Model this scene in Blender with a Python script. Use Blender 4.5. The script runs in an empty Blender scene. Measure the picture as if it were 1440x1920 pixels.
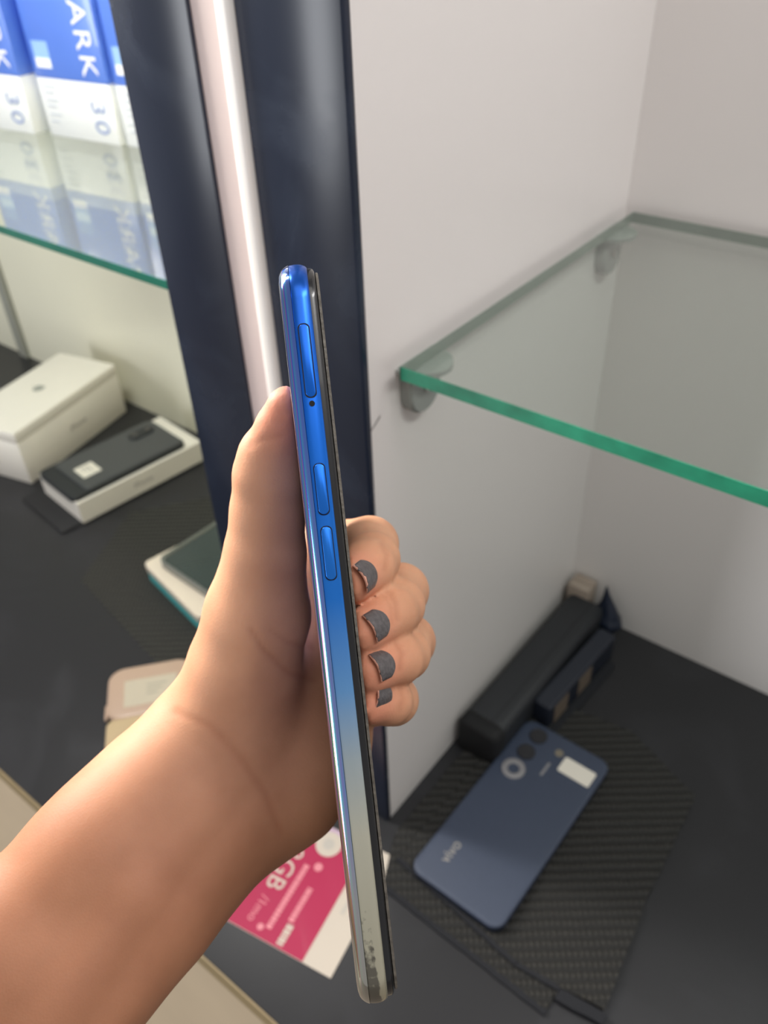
import bpy, bmesh, math, random
import numpy as np
from mathutils import Vector, Matrix

random.seed(7)
S = bpy.context.scene
COL = S.collection

# ------------------------------------------------------------------ camera
F_PX = 1543.76                       # focal length in pixels of the 1440 x 1920 frame
PITCH, YAW, ROLL = math.radians(38.21), math.radians(39.224), math.radians(-2.43)
CAM = np.array([0.0, 0.0, 0.58])
def cam_axes():
    cp, sp = math.cos(PITCH), math.sin(PITCH)
    fw = np.array([-math.sin(YAW) * cp, math.cos(YAW) * cp, -sp])
    rt = np.array([math.cos(YAW), math.sin(YAW), 0.0])
    up = np.cross(rt, fw)
    c, s = math.cos(ROLL), math.sin(ROLL)
    return c * rt + s * up, -s * rt + c * up, fw
RX, UX, FX = cam_axes()
cam = bpy.data.cameras.new('camera')
cam.sensor_fit = 'VERTICAL'; cam.sensor_height = 24.0; cam.sensor_width = 18.0
cam.lens = F_PX / 1920 * 24.0
cam.clip_start = 0.01
cam.dof.use_dof = True
cam.dof.focus_distance = 0.182
cam.dof.aperture_fstop = cam.lens / 1.55
cam_ob = bpy.data.objects.new('camera', cam); COL.objects.link(cam_ob)
cam_ob.matrix_world = Matrix(((RX[0], UX[0], -FX[0], CAM[0]), (RX[1], UX[1], -FX[1], CAM[1]),
                              (RX[2], UX[2], -FX[2], CAM[2]), (0, 0, 0, 1)))
S.camera = cam_ob

# ------------------------------------------------------------------ light
w = bpy.data.worlds.new('shop'); S.world = w; w.use_nodes = True
w.node_tree.nodes['Background'].inputs[0].default_value = (1.0, 0.97, 0.95, 1)
w.node_tree.nodes['Background'].inputs[1].default_value = 0.33
def area(name, loc, target, size, size_y, power, col=(1, 1, 1)):
    l = bpy.data.lights.new(name, 'AREA'); l.shape = 'RECTANGLE'; l.size = size; l.size_y = size_y
    l.energy = power; l.color = col
    o = bpy.data.objects.new(name, l); COL.objects.link(o); o.location = loc
    o.rotation_euler = (Vector(target) - Vector(loc)).to_track_quat('-Z', 'Y').to_euler()
    return o
key = area('added_key_light', (-0.95, 0.17, 0.78), (-0.13, 0.13, 0.60), 0.30, 0.40, 4.6, (1.0, 0.93, 0.84))  # added lamp out of view, narrowed and aimed to brighten the thumb side
key.data.spread = math.radians(72)
area('shop_door_light', (-1.9, -2.7, 0.1), (-0.2, 0.2, 0.4), 0.75, 1.4, 38, (0.95, 0.97, 1.0))
area('right_cabinet_lamp', (0.34, 0.30, 1.08), (-0.12, 0.45, 0.25), 0.5, 0.08, 3.2, (1.0, 0.98, 0.97))
area('left_box_fill', (-0.75, 0.14, 1.08), (-0.8, 0.46, 0.3), 0.5, 0.08, 6.5, (1.0, 0.98, 0.95))  # unseen lamp added in front of the left cabinet to brighten the boxes
area('ceiling_panel_light', (0.5, -0.2, 2.2), (-0.2, 0.4, 0.3), 1.2, 1.2, 9, (1.0, 0.98, 0.97))
vs = S.view_settings
vs.view_transform = 'Standard'; vs.look = 'None'; vs.gamma = 1.0; vs.exposure = 0.12; vs.use_curve_mapping = False

# ------------------------------------------------------------------ helpers
def srgb(r, g, b):
    f = lambda c: (c / 255 / 12.92) if c / 255 <= 0.04045 else ((c / 255 + 0.055) / 1.055) ** 2.4
    return (f(r), f(g), f(b), 1.0)

def mat(name, col, rough=0.5, metal=0.0, coat=0.0, spec=0.5, var=0.0, var_scale=20.0, bump=0.0, bump_scale=200.0, **kw):
    m = bpy.data.materials.new(name); m.use_nodes = True
    nt = m.node_tree; b = nt.nodes['Principled BSDF']
    b.inputs['Base Color'].default_value = col
    b.inputs['Roughness'].default_value = rough
    b.inputs['Metallic'].default_value = metal
    b.inputs['Coat Weight'].default_value = coat
    b.inputs['Specular IOR Level'].default_value = spec
    for k, v in kw.items():
        b.inputs[k.replace('_', ' ')].default_value = v
    tc = nt.nodes.new('ShaderNodeTexCoord')
    if var:
        n = nt.nodes.new('ShaderNodeTexNoise'); n.inputs['Scale'].default_value = var_scale; n.inputs['Detail'].default_value = 5
        nt.links.new(tc.outputs['Object'], n.inputs['Vector'])
        r = nt.nodes.new('ShaderNodeValToRGB')
        r.color_ramp.elements[0].position = 0.3; r.color_ramp.elements[1].position = 0.7
        r.color_ramp.elements[0].color = [c * (1 - var) for c in col[:3]] + [1]
        r.color_ramp.elements[1].color = [min(1, c * (1 + var)) for c in col[:3]] + [1]
        nt.links.new(n.outputs['Fac'], r.inputs['Fac']); nt.links.new(r.outputs['Color'], b.inputs['Base Color'])
    if bump:
        n2 = nt.nodes.new('ShaderNodeTexNoise'); n2.inputs['Scale'].default_value = bump_scale; n2.inputs['Detail'].default_value = 3
        nt.links.new(tc.outputs['Object'], n2.inputs['Vector'])
        bp = nt.nodes.new('ShaderNodeBump'); bp.inputs['Strength'].default_value = bump; bp.inputs['Distance'].default_value = 0.001
        nt.links.new(n2.outputs['Fac'], bp.inputs['Height']); nt.links.new(bp.outputs['Normal'], b.inputs['Normal'])
    return m

def tag(o, label=None, cat=None, group=None, kind=None):
    if label: o['label'] = label
    if cat: o['category'] = cat
    if group: o['group'] = group
    if kind: o['kind'] = kind
    return o

def empty(name, loc=(0, 0, 0), rz=0.0):
    o = bpy.data.objects.new(name, None); COL.objects.link(o)
    o.location = loc; o.rotation_euler = (0, 0, rz); o.empty_display_size = 0.02
    return o

def link(name, me, m, parent=None, smooth=None):
    if m is not None:
        for x in (m if isinstance(m, (list, tuple)) else [m]): me.materials.append(x)
    if smooth is not None:
        for p in me.polygons: p.use_smooth = True
        if smooth < 180: me.set_sharp_from_angle(angle=math.radians(smooth))
    o = bpy.data.objects.new(name, me); COL.objects.link(o)
    if parent is not None: o.parent = parent
    return o

def from_bm(name, bm, m, parent=None, smooth=None):
    me = bpy.data.meshes.new(name); bmesh.ops.recalc_face_normals(bm, faces=bm.faces[:])
    bm.to_mesh(me); bm.free()
    return link(name, me, m, parent, smooth)

def add_box(bm, x0, x1, y0, y1, z0, z1, bev=0.0, seg=2):
    v = [bm.verts.new(p) for p in ((x0, y0, z0), (x1, y0, z0), (x1, y1, z0), (x0, y1, z0), (x0, y0, z1), (x1, y0, z1), (x1, y1, z1), (x0, y1, z1))]
    fs = [bm.faces.new([v[i] for i in q]) for q in ((3, 2, 1, 0), (4, 5, 6, 7), (0, 1, 5, 4), (1, 2, 6, 5), (2, 3, 7, 6), (3, 0, 4, 7))]
    if bev:
        es = set(e for f in fs for e in f.edges)
        bmesh.ops.bevel(bm, geom=list(es), offset=bev, segments=seg, affect='EDGES', profile=0.5)

def box(name, m, x0, x1, y0, y1, z0, z1, parent=None, bev=0.0, seg=2, kind=None):
    bm = bmesh.new(); add_box(bm, x0, x1, y0, y1, z0, z1, bev, seg)
    o = from_bm(name, bm, m, parent, 40 if bev else None)
    if kind: o['kind'] = kind
    return o

def rrect(hx, hy, r, n=8):
    pts = []
    for cx, cy, a0 in ((hx - r, hy - r, 0), (-hx + r, hy - r, 90), (-hx + r, -hy + r, 180), (hx - r, -hy + r, 270)):
        for k in range(n + 1):
            a = math.radians(a0 + 90 * k / n); pts.append((cx + r * math.cos(a), cy + r * math.sin(a)))
    return pts

def loft(rings, cap0=True, cap1=True):
    """rings: equal-length lists of 3-D points, quads between them"""
    bm = bmesh.new(); V = [[bm.verts.new(p) for p in r] for r in rings]
    n = len(rings[0])
    for a, b in zip(V, V[1:]):
        for i in range(n): bm.faces.new((a[i], a[(i + 1) % n], b[(i + 1) % n], b[i]))
    if cap0: bm.faces.new(V[0][::-1])
    if cap1: bm.faces.new(V[-1])
    return bm

def slab(name, m, hx, hy, r, prof, parent=None, n=8, loc=(0, 0), smooth=35):
    """rounded-rectangle slab: prof = [(inset, z), ...] from bottom to top"""
    rings = []
    for ins, z in prof:
        rings.append([(x + loc[0], y + loc[1], z) for x, y in rrect(hx - ins, hy - ins, max(r - ins, 0.0004), n)])
    return from_bm(name, loft(rings), m, parent, smooth)

def cyl(name, m, c, r, z0, z1, parent=None, n=32, r1=None, bev=0.0):
    r1 = r if r1 is None else r1
    prof = [(r, z0), (r1, z1 - bev), (r1 - bev, z1)] if bev else [(r, z0), (r1, z1)]
    rings = [[(c[0] + q * math.cos(2 * math.pi * k / n), c[1] + q * math.sin(2 * math.pi * k / n), z) for k in range(n)] for q, z in prof]
    return from_bm(name, loft(rings), m, parent, 35)

def text(name, body, size, m, parent, M, extrude=0.00008, space=1.0):
    cu = bpy.data.curves.new(name, 'FONT'); cu.body = body; cu.size = size; cu.extrude = extrude
    cu.space_character = space; cu.align_x = 'CENTER'; cu.align_y = 'CENTER'; cu.resolution_u = 4
    t = bpy.data.objects.new('tmp', cu); COL.objects.link(t)
    dg = bpy.context.evaluated_depsgraph_get(); dg.update()
    me = bpy.data.meshes.new_from_object(t.evaluated_get(dg))
    bpy.data.objects.remove(t)
    me.name = name; me.materials.clear()
    o = link(name, me, m, parent)
    o.matrix_local = M
    return o

def frame(origin, x, y):
    x = Vector(x).normalized(); y = Vector(y); y = (y - x * y.dot(x)).normalized(); z = x.cross(y)
    return Matrix(((x[0], y[0], z[0], origin[0]), (x[1], y[1], z[1], origin[1]), (x[2], y[2], z[2], origin[2]), (0, 0, 0, 1)))

# ------------------------------------------------------------------ materials of the place
M_white = mat('white_laminate', srgb(226, 221, 218), 0.32, var=0.02, var_scale=3, bump=0.03, bump_scale=60)
M_cream = mat('cream_laminate', srgb(232, 228, 208), 0.35, var=0.02, var_scale=4)
M_pink = mat('pinkish_filler_strip', srgb(206, 190, 187), 0.5, var=0.03, var_scale=14)
M_bead = mat('white_bead', srgb(244, 242, 238), 0.3)
M_band = mat('olive_edge_band', srgb(158, 138, 100), 0.5, var=0.08, var_scale=30)
M_gap = mat('dark_gap', srgb(70, 60, 45), 0.8)
M_beige = mat('beige_cabinet_front', srgb(214, 194, 164), 0.5, var=0.04, var_scale=8)
M_joint = mat('grey_joint_strip', srgb(150, 150, 140), 0.5)

def black_laminate(name, col, rough, smudge):
    m = mat(name, col, rough)
    nt = m.node_tree; b = nt.nodes['Principled BSDF']; tc = nt.nodes['Texture Coordinate']
    n = nt.nodes.new('ShaderNodeTexNoise'); n.inputs['Scale'].default_value = 9; n.inputs['Detail'].default_value = 6; n.inputs['Distortion'].default_value = 1.2
    nt.links.new(tc.outputs['Object'], n.inputs['Vector'])
    r = nt.nodes.new('ShaderNodeMapRange'); r.inputs[1].default_value = 0.5; r.inputs[2].default_value = 0.75
    r.inputs[3].default_value = 0.0; r.inputs[4].default_value = 1.0
    nt.links.new(n.outputs['Fac'], r.inputs[0])
    mx = nt.nodes.new('ShaderNodeMix'); mx.data_type = 'RGBA'
    mx.inputs[6].default_value = col; mx.inputs[7].default_value = smudge
    nt.links.new(r.outputs[0], mx.inputs[0]); nt.links.new(mx.outputs[2], b.inputs['Base Color'])
    r2 = nt.nodes.new('ShaderNodeMapRange'); r2.inputs[3].default_value = rough; r2.inputs[4].default_value = rough + 0.12
    nt.links.new(r.outputs[0], r2.inputs[0]); nt.links.new(r2.outputs[0], b.inputs['Roughness'])
    return m
M_post = black_laminate('navy_black_laminate', srgb(27, 35, 52), 0.24, srgb(44, 54, 72))
M_post.node_tree.nodes['Principled BSDF'].inputs['Specular IOR Level'].default_value = 0.35
M_board = black_laminate('black_board', srgb(44, 44, 46), 0.36, srgb(52, 52, 55))
M_board.node_tree.nodes['Principled BSDF'].inputs['Specular IOR Level'].default_value = 0.22

def glass_mat(name, tint):
    m = bpy.data.materials.new(name); m.use_nodes = True; nt = m.node_tree
    for n in list(nt.nodes): nt.nodes.remove(n)
    out = nt.nodes.new('ShaderNodeOutputMaterial'); mix = nt.nodes.new('ShaderNodeMixShader')
    tr = nt.nodes.new('ShaderNodeBsdfTransparent'); tr.inputs[0].default_value = tint
    gl = nt.nodes.new('ShaderNodeBsdfGlossy'); gl.inputs['Roughness'].default_value = 0.0; gl.inputs['Color'].default_value = (1, 1, 1, 1)
    fr = nt.nodes.new('ShaderNodeFresnel'); geo = nt.nodes.new('ShaderNodeNewGeometry')
    mr = nt.nodes.new('ShaderNodeMapRange'); mr.inputs[3].default_value = 1.5; mr.inputs[4].default_value = 1 / 1.5
    nt.links.new(geo.outputs['Backfacing'], mr.inputs[0]); nt.links.new(mr.outputs[0], fr.inputs['IOR'])
    nt.links.new(fr.outputs[0], mix.inputs[0]); nt.links.new(tr.outputs[0], mix.inputs[1]); nt.links.new(gl.outputs[0], mix.inputs[2])
    nt.links.new(mix.outputs[0], out.inputs[0])
    return m
M_glass = glass_mat('clear_shelf_glass', (0.90, 0.935, 0.915, 1))
M_edge = mat('green_glass_edge', srgb(36, 140, 108), 0.25, coat=0.3, var=0.25, var_scale=60)
M_edge2 = mat('dull_green_glass_edge', srgb(126, 138, 128), 0.3, var=0.1, var_scale=40)
M_edge3 = mat('deep_green_glass_edge', srgb(14, 104, 86), 0.25, coat=0.3, var=0.15, var_scale=50)
M_clip = mat('translucent_grey_plastic', srgb(196, 202, 196), 0.2, Transmission_Weight=0.5, coat=0.2)
M_steel = mat('steel_screw', srgb(190, 185, 180), 0.3, metal=0.9)

# ------------------------------------------------------------------ the cabinet (setting)
XW = -0.2280        # right face of the partition
YB = 0.561          # back wall
YF = 0.268          # front plane of the partition
YE = 0.1135         # front edge of the black board
TOP = 1.15
box('floor', M_board, -1.75, 0.75, YE, YB + 0.02, -0.022, 0.0, kind='structure', bev=0.0006)
box('trim_1', M_band, -1.75, 0.75, YE - 0.0012, YE, -0.0215, -0.0012, kind='structure')
box('wall_lower_front', M_beige, -1.75, 0.75, YE + 0.002, YE + 0.02, -0.75, -0.0245, kind='structure')
box('trim_2', M_gap, -1.75, 0.75, YE + 0.003, YE + 0.03, -0.0245, -0.022, kind='structure')
box('wall_back_right', M_white, XW, 0.75, YB, YB + 0.018, 0.0, TOP, kind='structure')
box('wall_back_left', M_cream, -1.75, -0.362, YB, YB + 0.018, 0.0, TOP, kind='structure')
box('trim_3', M_joint, -1.168, -1.148, YB - 0.006, YB, 0.0, TOP, kind='structure')
box('wall_partition_right', M_white, -0.262, XW, YF + 0.004, YB, 0.0, TOP, kind='structure')
box('wall_partition_left', M_cream, -0.3655, -0.345, YF + 0.004, YB, 0.0, TOP, kind='structure')
box('trim_4', M_post, -0.2847, -0.2279, YF - 0.001, YF + 0.004, 0.0, TOP, kind='structure', bev=0.0008)
box('trim_5', M_post, -0.3662, -0.3132, YF - 0.001, YF + 0.004, 0.0, TOP, kind='structure', bev=0.0008)
box('trim_6', M_pink, -0.3132, -0.2940, YF + 0.001, YF + 0.004, 0.0, TOP, kind='structure')
bm = bmesh.new(); add_box(bm, -0.2942, -0.2847, YF - 0.004, YF + 0.004, 0, TOP, 0.003, 4)
tag(from_bm('trim_7', bm, M_bead, smooth=40), kind='structure')
# little scratch on the white partition
bm = bmesh.new()
def wall_pt(y, z): return (XW + 0.0002, y, z)
for a, b in (((0.2695, 0.352), (0.2792, 0.3585)),):
    v = [bm.verts.new(wall_pt(*p)) for p in ((a[0], a[1]), (b[0], b[1] - 0.0006), (b[0] + 0.0004, b[1] + 0.0008), (a[0] + 0.003, a[1] + 0.0028))]
    bm.faces.new(v)
tag(from_bm('scratch_mark', bm, mat('scratch', srgb(88, 82, 80), 0.7)), kind='structure').parent = bpy.data.objects['wall_partition_right']
# shop floor far below the counter
box('ground', mat('shop_floor', srgb(150, 140, 130), 0.5, var=0.06), -3, 3, -3, 2, -0.77, -0.75, kind='structure')

# ------------------------------------------------------------------ glass shelves
def shelf(x0, x1, y0, y1, z0, z1, label, front, side):
    r = tag(empty('glass_shelf', ((x0 + x1) / 2, (y0 + y1) / 2, z0)), label, 'glass shelf')
    hx, hy, h = (x1 - x0) / 2, (y1 - y0) / 2, z1 - z0
    bm = bmesh.new(); add_box(bm, -hx + .0006, hx - .0006, -hy + .0006, hy - .0006, 0, h)
    from_bm('pane', bm, M_glass, r)
    for nm, a in (('front_edge', (-hx, hx, -hy, -hy + .0005)), ('back_edge', (-hx, hx, hy - .0005, hy)),
                  ('side_edge', (-hx, -hx + .0005, -hy, hy)), ('side_edge', (hx - .0005, hx, -hy, hy))):
        box(nm, front if nm == 'front_edge' else side, a[0], a[1], a[2], a[3], 0.0002, h - 0.0002, r)
    return r
shelf(-0.2190, 0.62, 0.285, 0.552, 0.3795, 0.3870, 'green-edged glass shelf on clips in the white compartment', M_edge, M_edge2)
shelf(-1.70, -0.3675, 0.2815, 0.552, 0.388, 0.394, 'glass shelf carrying the blue and white boxes', M_edge3, M_edge2)

# clips that carry the right-hand shelf: a D-shaped body on the wall, a round ear over and under the pane
def clip(x, y, sx, label):
    r = tag(empty('shelf_clip', (x, y, 0.3795)), label, 'shelf clip', 'clips under the right glass shelf')
    def dshape(z0, z1, rad, nm):
        rings = []
        for z, k in ((z0, .93), (z0 + .0006, 1), (z1 - .0006, 1), (z1, .93)):
            ring = [(0, -rad * k, z)] + [(rad * 1.25 * k * math.cos(a), rad * k * math.sin(a), z) for a in np.linspace(-math.pi / 2, math.pi / 2, 20)[1:-1]] + [(0, rad * k, z)]
            rings.append([(sx * p[0], p[1], p[2]) for p in ring])
        return from_bm(nm, loft(rings), M_clip, r, 40)
    dshape(-0.0042, -0.0003, 0.0170, 'lower_ear')
    # upright half-round shield on the wall below the glass
    rings = []
    for xx, k in ((0, 1), (0.006, 1), (0.0075, .9)):
        ring = [(xx * sx, -0.0135 * k, -0.003)] + [(xx * sx, 0.0135 * k * math.cos(a), -0.0175 - 0.0135 * k * math.sin(a)) for a in np.linspace(math.pi, 0, 18)] + [(xx * sx, 0.0135 * k, -0.003)]
        rings.append(ring)
    from_bm('wall_plate', loft(rings), M_clip, r, 40)
    s = cyl('screw', M_steel, (0, 0), 0.0024, 0, 0.0012, r, 20, bev=0.0004)
    s.rotation_euler = (0, math.pi / 2 * sx, 0); s.location = (0.0073 * sx, 0, -0.016)
    return r
clip(XW, 0.310, 1, 'clear plastic shelf clip at the front corner of the glass shelf')
clip(XW, 0.532, 1, 'clear plastic shelf clip in the far corner of the white compartment')

# ------------------------------------------------------------------ blue and white boxes on the left shelf
M_blue = mat('printed_blue', srgb(92, 134, 232), 0.3, coat=0.4, var=0.05, var_scale=10)
M_boxwhite = mat('printed_white', srgb(236, 240, 240), 0.3, coat=0.4)
M_textwhite = mat('white_print', srgb(250, 250, 252), 0.4)
M_textblue = mat('pale_blue_print', srgb(150, 166, 204), 0.4)
M_paleblue = mat('light_blue_print', srgb(150, 190, 240), 0.4)
M_greyprint = mat('pale_grey_print', srgb(200, 206, 214), 0.4)
def spark_box(x0, y, wd, rz, label, z=0.394, h=0.205, dp=0.052):
    r = tag(empty('retail_box', (x0, y, z), rz), label, 'box', 'blue and white boxes on the left shelf')
    bm = bmesh.new(); add_box(bm, 0, wd, 0, dp, 0, 0.0485, 0.0008, 2); from_bm('carton', bm, M_boxwhite, r, 40)
    bm = bmesh.new(); add_box(bm, -.0002, wd + .0002, -.0002, dp + .0002, 0.0485, h, 0.0008, 2); from_bm('sleeve', bm, M_blue, r, 40)
    cx = wd - 0.019
    MM = lambda zz, xx=cx: frame((xx, -0.0004, zz), (0, 0, -1), (1, 0, 0))
    for k, ch in enumerate('KRAPS'):
        text('lettering', ch, 0.0275, M_textwhite, r, MM(0.0615 + k * 0.0192))
    for k, ch in enumerate('03'):
        text('lettering', ch, 0.0250, M_textblue, r, MM(0.0135 + k * 0.0155))
    def patch(nm, m, xa, xb, za, zb, yy=-0.0004):
        return box(nm, m, xa, xb, yy, yy + .0003, za, zb, r)
    patch('emblem', M_paleblue, 0.006, 0.026, 0.056, 0.077)
    patch('emblem_band', M_textwhite, 0.0065, 0.0255, 0.0565, 0.064, -0.0006)
    for k, (wl, zz) in enumerate(((0.017, .041), (.013, .036), (.016, .030), (.012, .025), (.015, .018), (.010, .012))):
        patch('small_print', M_greyprint, 0.007, 0.007 + wl, zz, zz + 0.0016)
    return r
spark_box(-0.8470, 0.4330, 0.0915, 0.09, 'blue and white box at the left end of the row on the shelf')
spark_box(-0.7420, 0.4490, 0.0915, 0.09, 'blue and white box in the middle of the row on the shelf')
spark_box(-0.6460, 0.4605, 0.0915, 0.09, 'blue and white box partly hidden by the black post')

# ------------------------------------------------------------------ white phone boxes on the left board
M_card = mat('white_card', srgb(232, 226, 216), 0.45, var=0.015, var_scale=20)
M_greytext = mat('grey_print', srgb(160, 156, 150), 0.5)
M_logo = mat('grey_logo', srgb(150, 152, 146), 0.3)
def apple_logo(name, parent, M, s):
    bm = bmesh.new(); pts = []
    for k in range(40):
        a = 2 * math.pi * k / 40; q = 1 + 0.10 * math.cos(2 * a) * (1 if math.sin(a) > 0 else 0.6) - 0.10 * max(0, math.sin(a)) ** 12
        x, y = q * math.cos(a), q * math.sin(a)
        dx, dy = x - 1.22, y - 0.12
        if math.hypot(dx, dy) < 0.48:
            f = 0.48 / max(1e-6, math.hypot(dx, dy)); x, y = 1.22 + dx * f, 0.12 + dy * f
        pts.append((x * s, y * s))
    lo = [bm.verts.new((x, y, 0)) for x, y in pts]; hi = [bm.verts.new((x, y, .00012)) for x, y in pts]
    n = len(pts)
    for i in range(n): bm.faces.new((lo[i], lo[(i + 1) % n], hi[(i + 1) % n], hi[i]))
    bm.faces.new(hi)
    leaf = [(0.02, 1.15), (0.08, 1.4), (0.32, 1.58), (0.36, 1.62), (0.32, 1.38), (0.16, 1.2)]
    bm.faces.new([bm.verts.new((x * s, y * s, .00012)) for x, y in leaf])
    o = from_bm(name, bm, M_logo, parent); o.matrix_local = M
    return o
# tall closed box: origin at its near right bottom corner, long side runs into the cabinet
ang = math.atan2(0.5446 - 0.3657, -0.8919 + 0.8501)           # direction of the long side
b1 = tag(empty('phone_box', (-0.8501, 0.3657, 0), ang - math.pi / 2), 'tall closed white phone box with a lid, nearest the cream back wall', 'box', 'white phone boxes on the left board')
# local: +y along the long side, -x to the left
bm = bmesh.new(); add_box(bm, -0.094, 0, 0, 0.182, 0, 0.0585, 0.0012, 2); from_bm('box_base', bm, M_card, b1, 40)
bm = bmesh.new(); add_box(bm, -0.0944, 0.0004, -0.0004, 0.1824, 0.0592, 0.0725, 0.0016, 3); from_bm('lid', bm, M_card, b1, 40)
apple_logo('lid_logo', b1, frame((-0.05, 0.095, 0.0726), (0, 1, 0), (-1, 0, 0)), 0.0075)
text('lettering', 'iPhone', 0.0105, M_greytext, b1, frame((0.0004, 0.095, 0.031), (0, 1, 0), (0, 0, 1)))
box('side_print', M_greytext, -0.062, -0.046, -0.0004, 0, 0.018, 0.032, b1)

# open tray with a dark phone in it
ang = math.atan2(0.5219 - 0.3540, -0.7113 + 0.7297)
b2 = tag(empty('phone_box_tray', (-0.7297, 0.3540, 0.0), ang - math.pi / 2), 'open white box tray beside the tall box with a dark phone in it', 'box', 'white phone boxes on the left board')
tw, tl, th = 0.088, 0.169, 0.027
bm = bmesh.new()
for a in ((-tw, -tw + .004, 0, tl), (-.004, 0, 0, tl), (-tw + .004, -.004, 0, .004), (-tw + .004, -.004, tl - .004, tl)):
    add_box(bm, a[0], a[1], a[2], a[3], 0.0, th)
add_box(bm, -tw + .004, -.004, .004, tl - .004, 0.0, 0.0258)
from_bm('tray', bm, M_card, b2)
bm = bmesh.new(); add_box(bm, -tw + .0045, -.0045, tl - .018, tl - .0045, .0258, th + .0002, .0006, 2); from_bm('inner_step', bm, M_card, b2, 40)
text('lettering', 'iPhone', 0.0095, M_greytext, b2, frame((0.0003, 0.083, 0.013), (0, 1, 0), (0, 0, 1)))
M_dkphone = mat('dark_grey_phone_back', srgb(66, 68, 70), 0.4)
M_dkedge = mat('black_rubber', srgb(28, 32, 36), 0.5)
M_sticker = mat('white_sticker', srgb(224, 218, 206), 0.5)
# black slab underneath and the phone on it (own things)
M_lens = mat('black_lens', srgb(14, 17, 26), 0.12, coat=0.5)
p2 = tag(empty('phone', b2.location, ang - math.pi / 2), 'dark grey phone with white sticker lying in the open white tray', 'phone')
slab('case', M_dkedge, 0.0395, 0.077, 0.008, ((.001, .0260), (0, .0268), (0, .0325), (.001, .0333)), p2, loc=(-0.0445, 0.0745))
slab('back_cover', M_dkphone, 0.0375, 0.066, 0.007, ((0, .0333), (0, .0345), (.001, .0352)), p2, loc=(-0.043, 0.083))
slab('camera_bump', M_dkedge, 0.0085, 0.0165, 0.007, ((0, .0352), (0, .0364), (.0008, .0370)), p2, loc=(-0.060, 0.124))
for yy in (.115, .133): cyl('camera_lens', M_lens, (-0.060, yy), 0.0055, .0370, .0377, p2, 20)
slab('sticker', M_sticker, 0.0125, 0.0115, 0.001, ((0, .0352), (0, .0354)), p2, loc=(-0.040, 0.0385))
for k in range(3): box('small_print', M_greytext, -0.048, -0.040 + 0.003 * k, .033 + .004 * k, .0345 + .004 * k, .0354, .0355, p2)

# ------------------------------------------------------------------ woven anti-slip mats
def mat_weave(name, col, col2, rz=0.0):
    m = mat(name, col, 0.75)
    nt = m.node_tree; b = nt.nodes['Principled BSDF']; tc = nt.nodes['Texture Coordinate']
    mp = nt.nodes.new('ShaderNodeMapping'); mp.inputs['Rotation'].default_value = (0, 0, rz)
    nt.links.new(tc.outputs['Object'], mp.inputs[0])
    hs = []
    for d, sc in (('X', 78.0), ('Y', 46.0)):
        wv = nt.nodes.new('ShaderNodeTexWave'); wv.bands_direction = d; wv.inputs['Scale'].default_value = sc
        wv.inputs['Distortion'].default_value = 0.8; wv.inputs['Detail'].default_value = 1; wv.inputs['Detail Scale'].default_value = 2.5
        nt.links.new(mp.outputs[0], wv.inputs[0]); hs.append(wv)
    ma = nt.nodes.new('ShaderNodeMath'); ma.operation = 'MULTIPLY_ADD'; ma.inputs[1].default_value = 0.6; ma.inputs[2].default_value = 0.4
    nt.links.new(hs[0].outputs['Fac'], ma.inputs[0])
    mu = nt.nodes.new('ShaderNodeMath'); mu.operation = 'MULTIPLY'
    nt.links.new(ma.outputs[0], mu.inputs[0]); nt.links.new(hs[1].outputs['Fac'], mu.inputs[1])
    mx = nt.nodes.new('ShaderNodeMix'); mx.data_type = 'RGBA'; mx.inputs[6].default_value = col2; mx.inputs[7].default_value = col
    nt.links.new(mu.outputs[0], mx.inputs[0]); nt.links.new(mx.outputs[2], b.inputs['Base Color'])
    bp = nt.nodes.new('ShaderNodeBump'); bp.inputs['Distance'].default_value = 0.002; bp.inputs['Strength'].default_value = 0.9
    nt.links.new(mu.outputs[0], bp.inputs['Height']); nt.links.new(bp.outputs['Normal'], b.inputs['Normal'])
    return m
M_weave = mat_weave('black_woven_mat', srgb(49, 47, 43), srgb(20, 20, 19), math.radians(-38))
M_weave2 = mat_weave('black_woven_mat_left', srgb(68, 67, 61), srgb(10, 10, 9), math.radians(-38))
M_mattrim = mat('black_cloth_binding', srgb(15, 17, 24), 0.8)
def poly_slab(name, m, pts, z0, z1, parent=None, jit=0.0):
    rings = []
    P = []
    for (a, b) in zip(pts, pts[1:] + pts[:1]):
        n = max(1, int(math.hypot(b[0] - a[0], b[1] - a[1]) / 0.006)) if jit else 1
        for k in range(n):
            t = k / n; P.append((a[0] + (b[0] - a[0]) * t + random.uniform(-jit, jit), a[1] + (b[1] - a[1]) * t + random.uniform(-jit, jit)))
    for z in (z0, z1): rings.append([(x, y, z) for x, y in P])
    return from_bm(name, loft(rings), m, parent)
m_low = tag(empty('anti_slip_mat', (-0.13, 0.31, 0)), 'lower black woven mat peeking out in front of the blue-grey phone', 'mat')
poly_slab('mat_sheet', M_weave, [(-0.199 + .13, 0.2235 - .31), (-0.0655 + .13, 0.2195 - .31), (-0.062 + .13, 0.40 - .31), (-0.215 + .13, 0.41 - .31), (-0.2165 + .13, 0.262 - .31)], 0.0, 0.0022, m_low, 0.0004)
m_up = tag(empty('anti_slip_mat', (-0.12, 0.33, 0.0023)), 'upper black woven mat lying directly under the blue-grey phone', 'mat')
up_pts = [(-0.202, 0.2455), (-0.095, 0.2335), (-0.036, 0.2440), (-0.044, 0.330), (-0.047, 0.424), (-0.112, 0.452), (-0.196, 0.44)]
poly_slab('mat_sheet', M_weave, [(x + .12, y - .33) for x, y in up_pts], 0.0, 0.0022, m_up, 0.0006)
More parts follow.
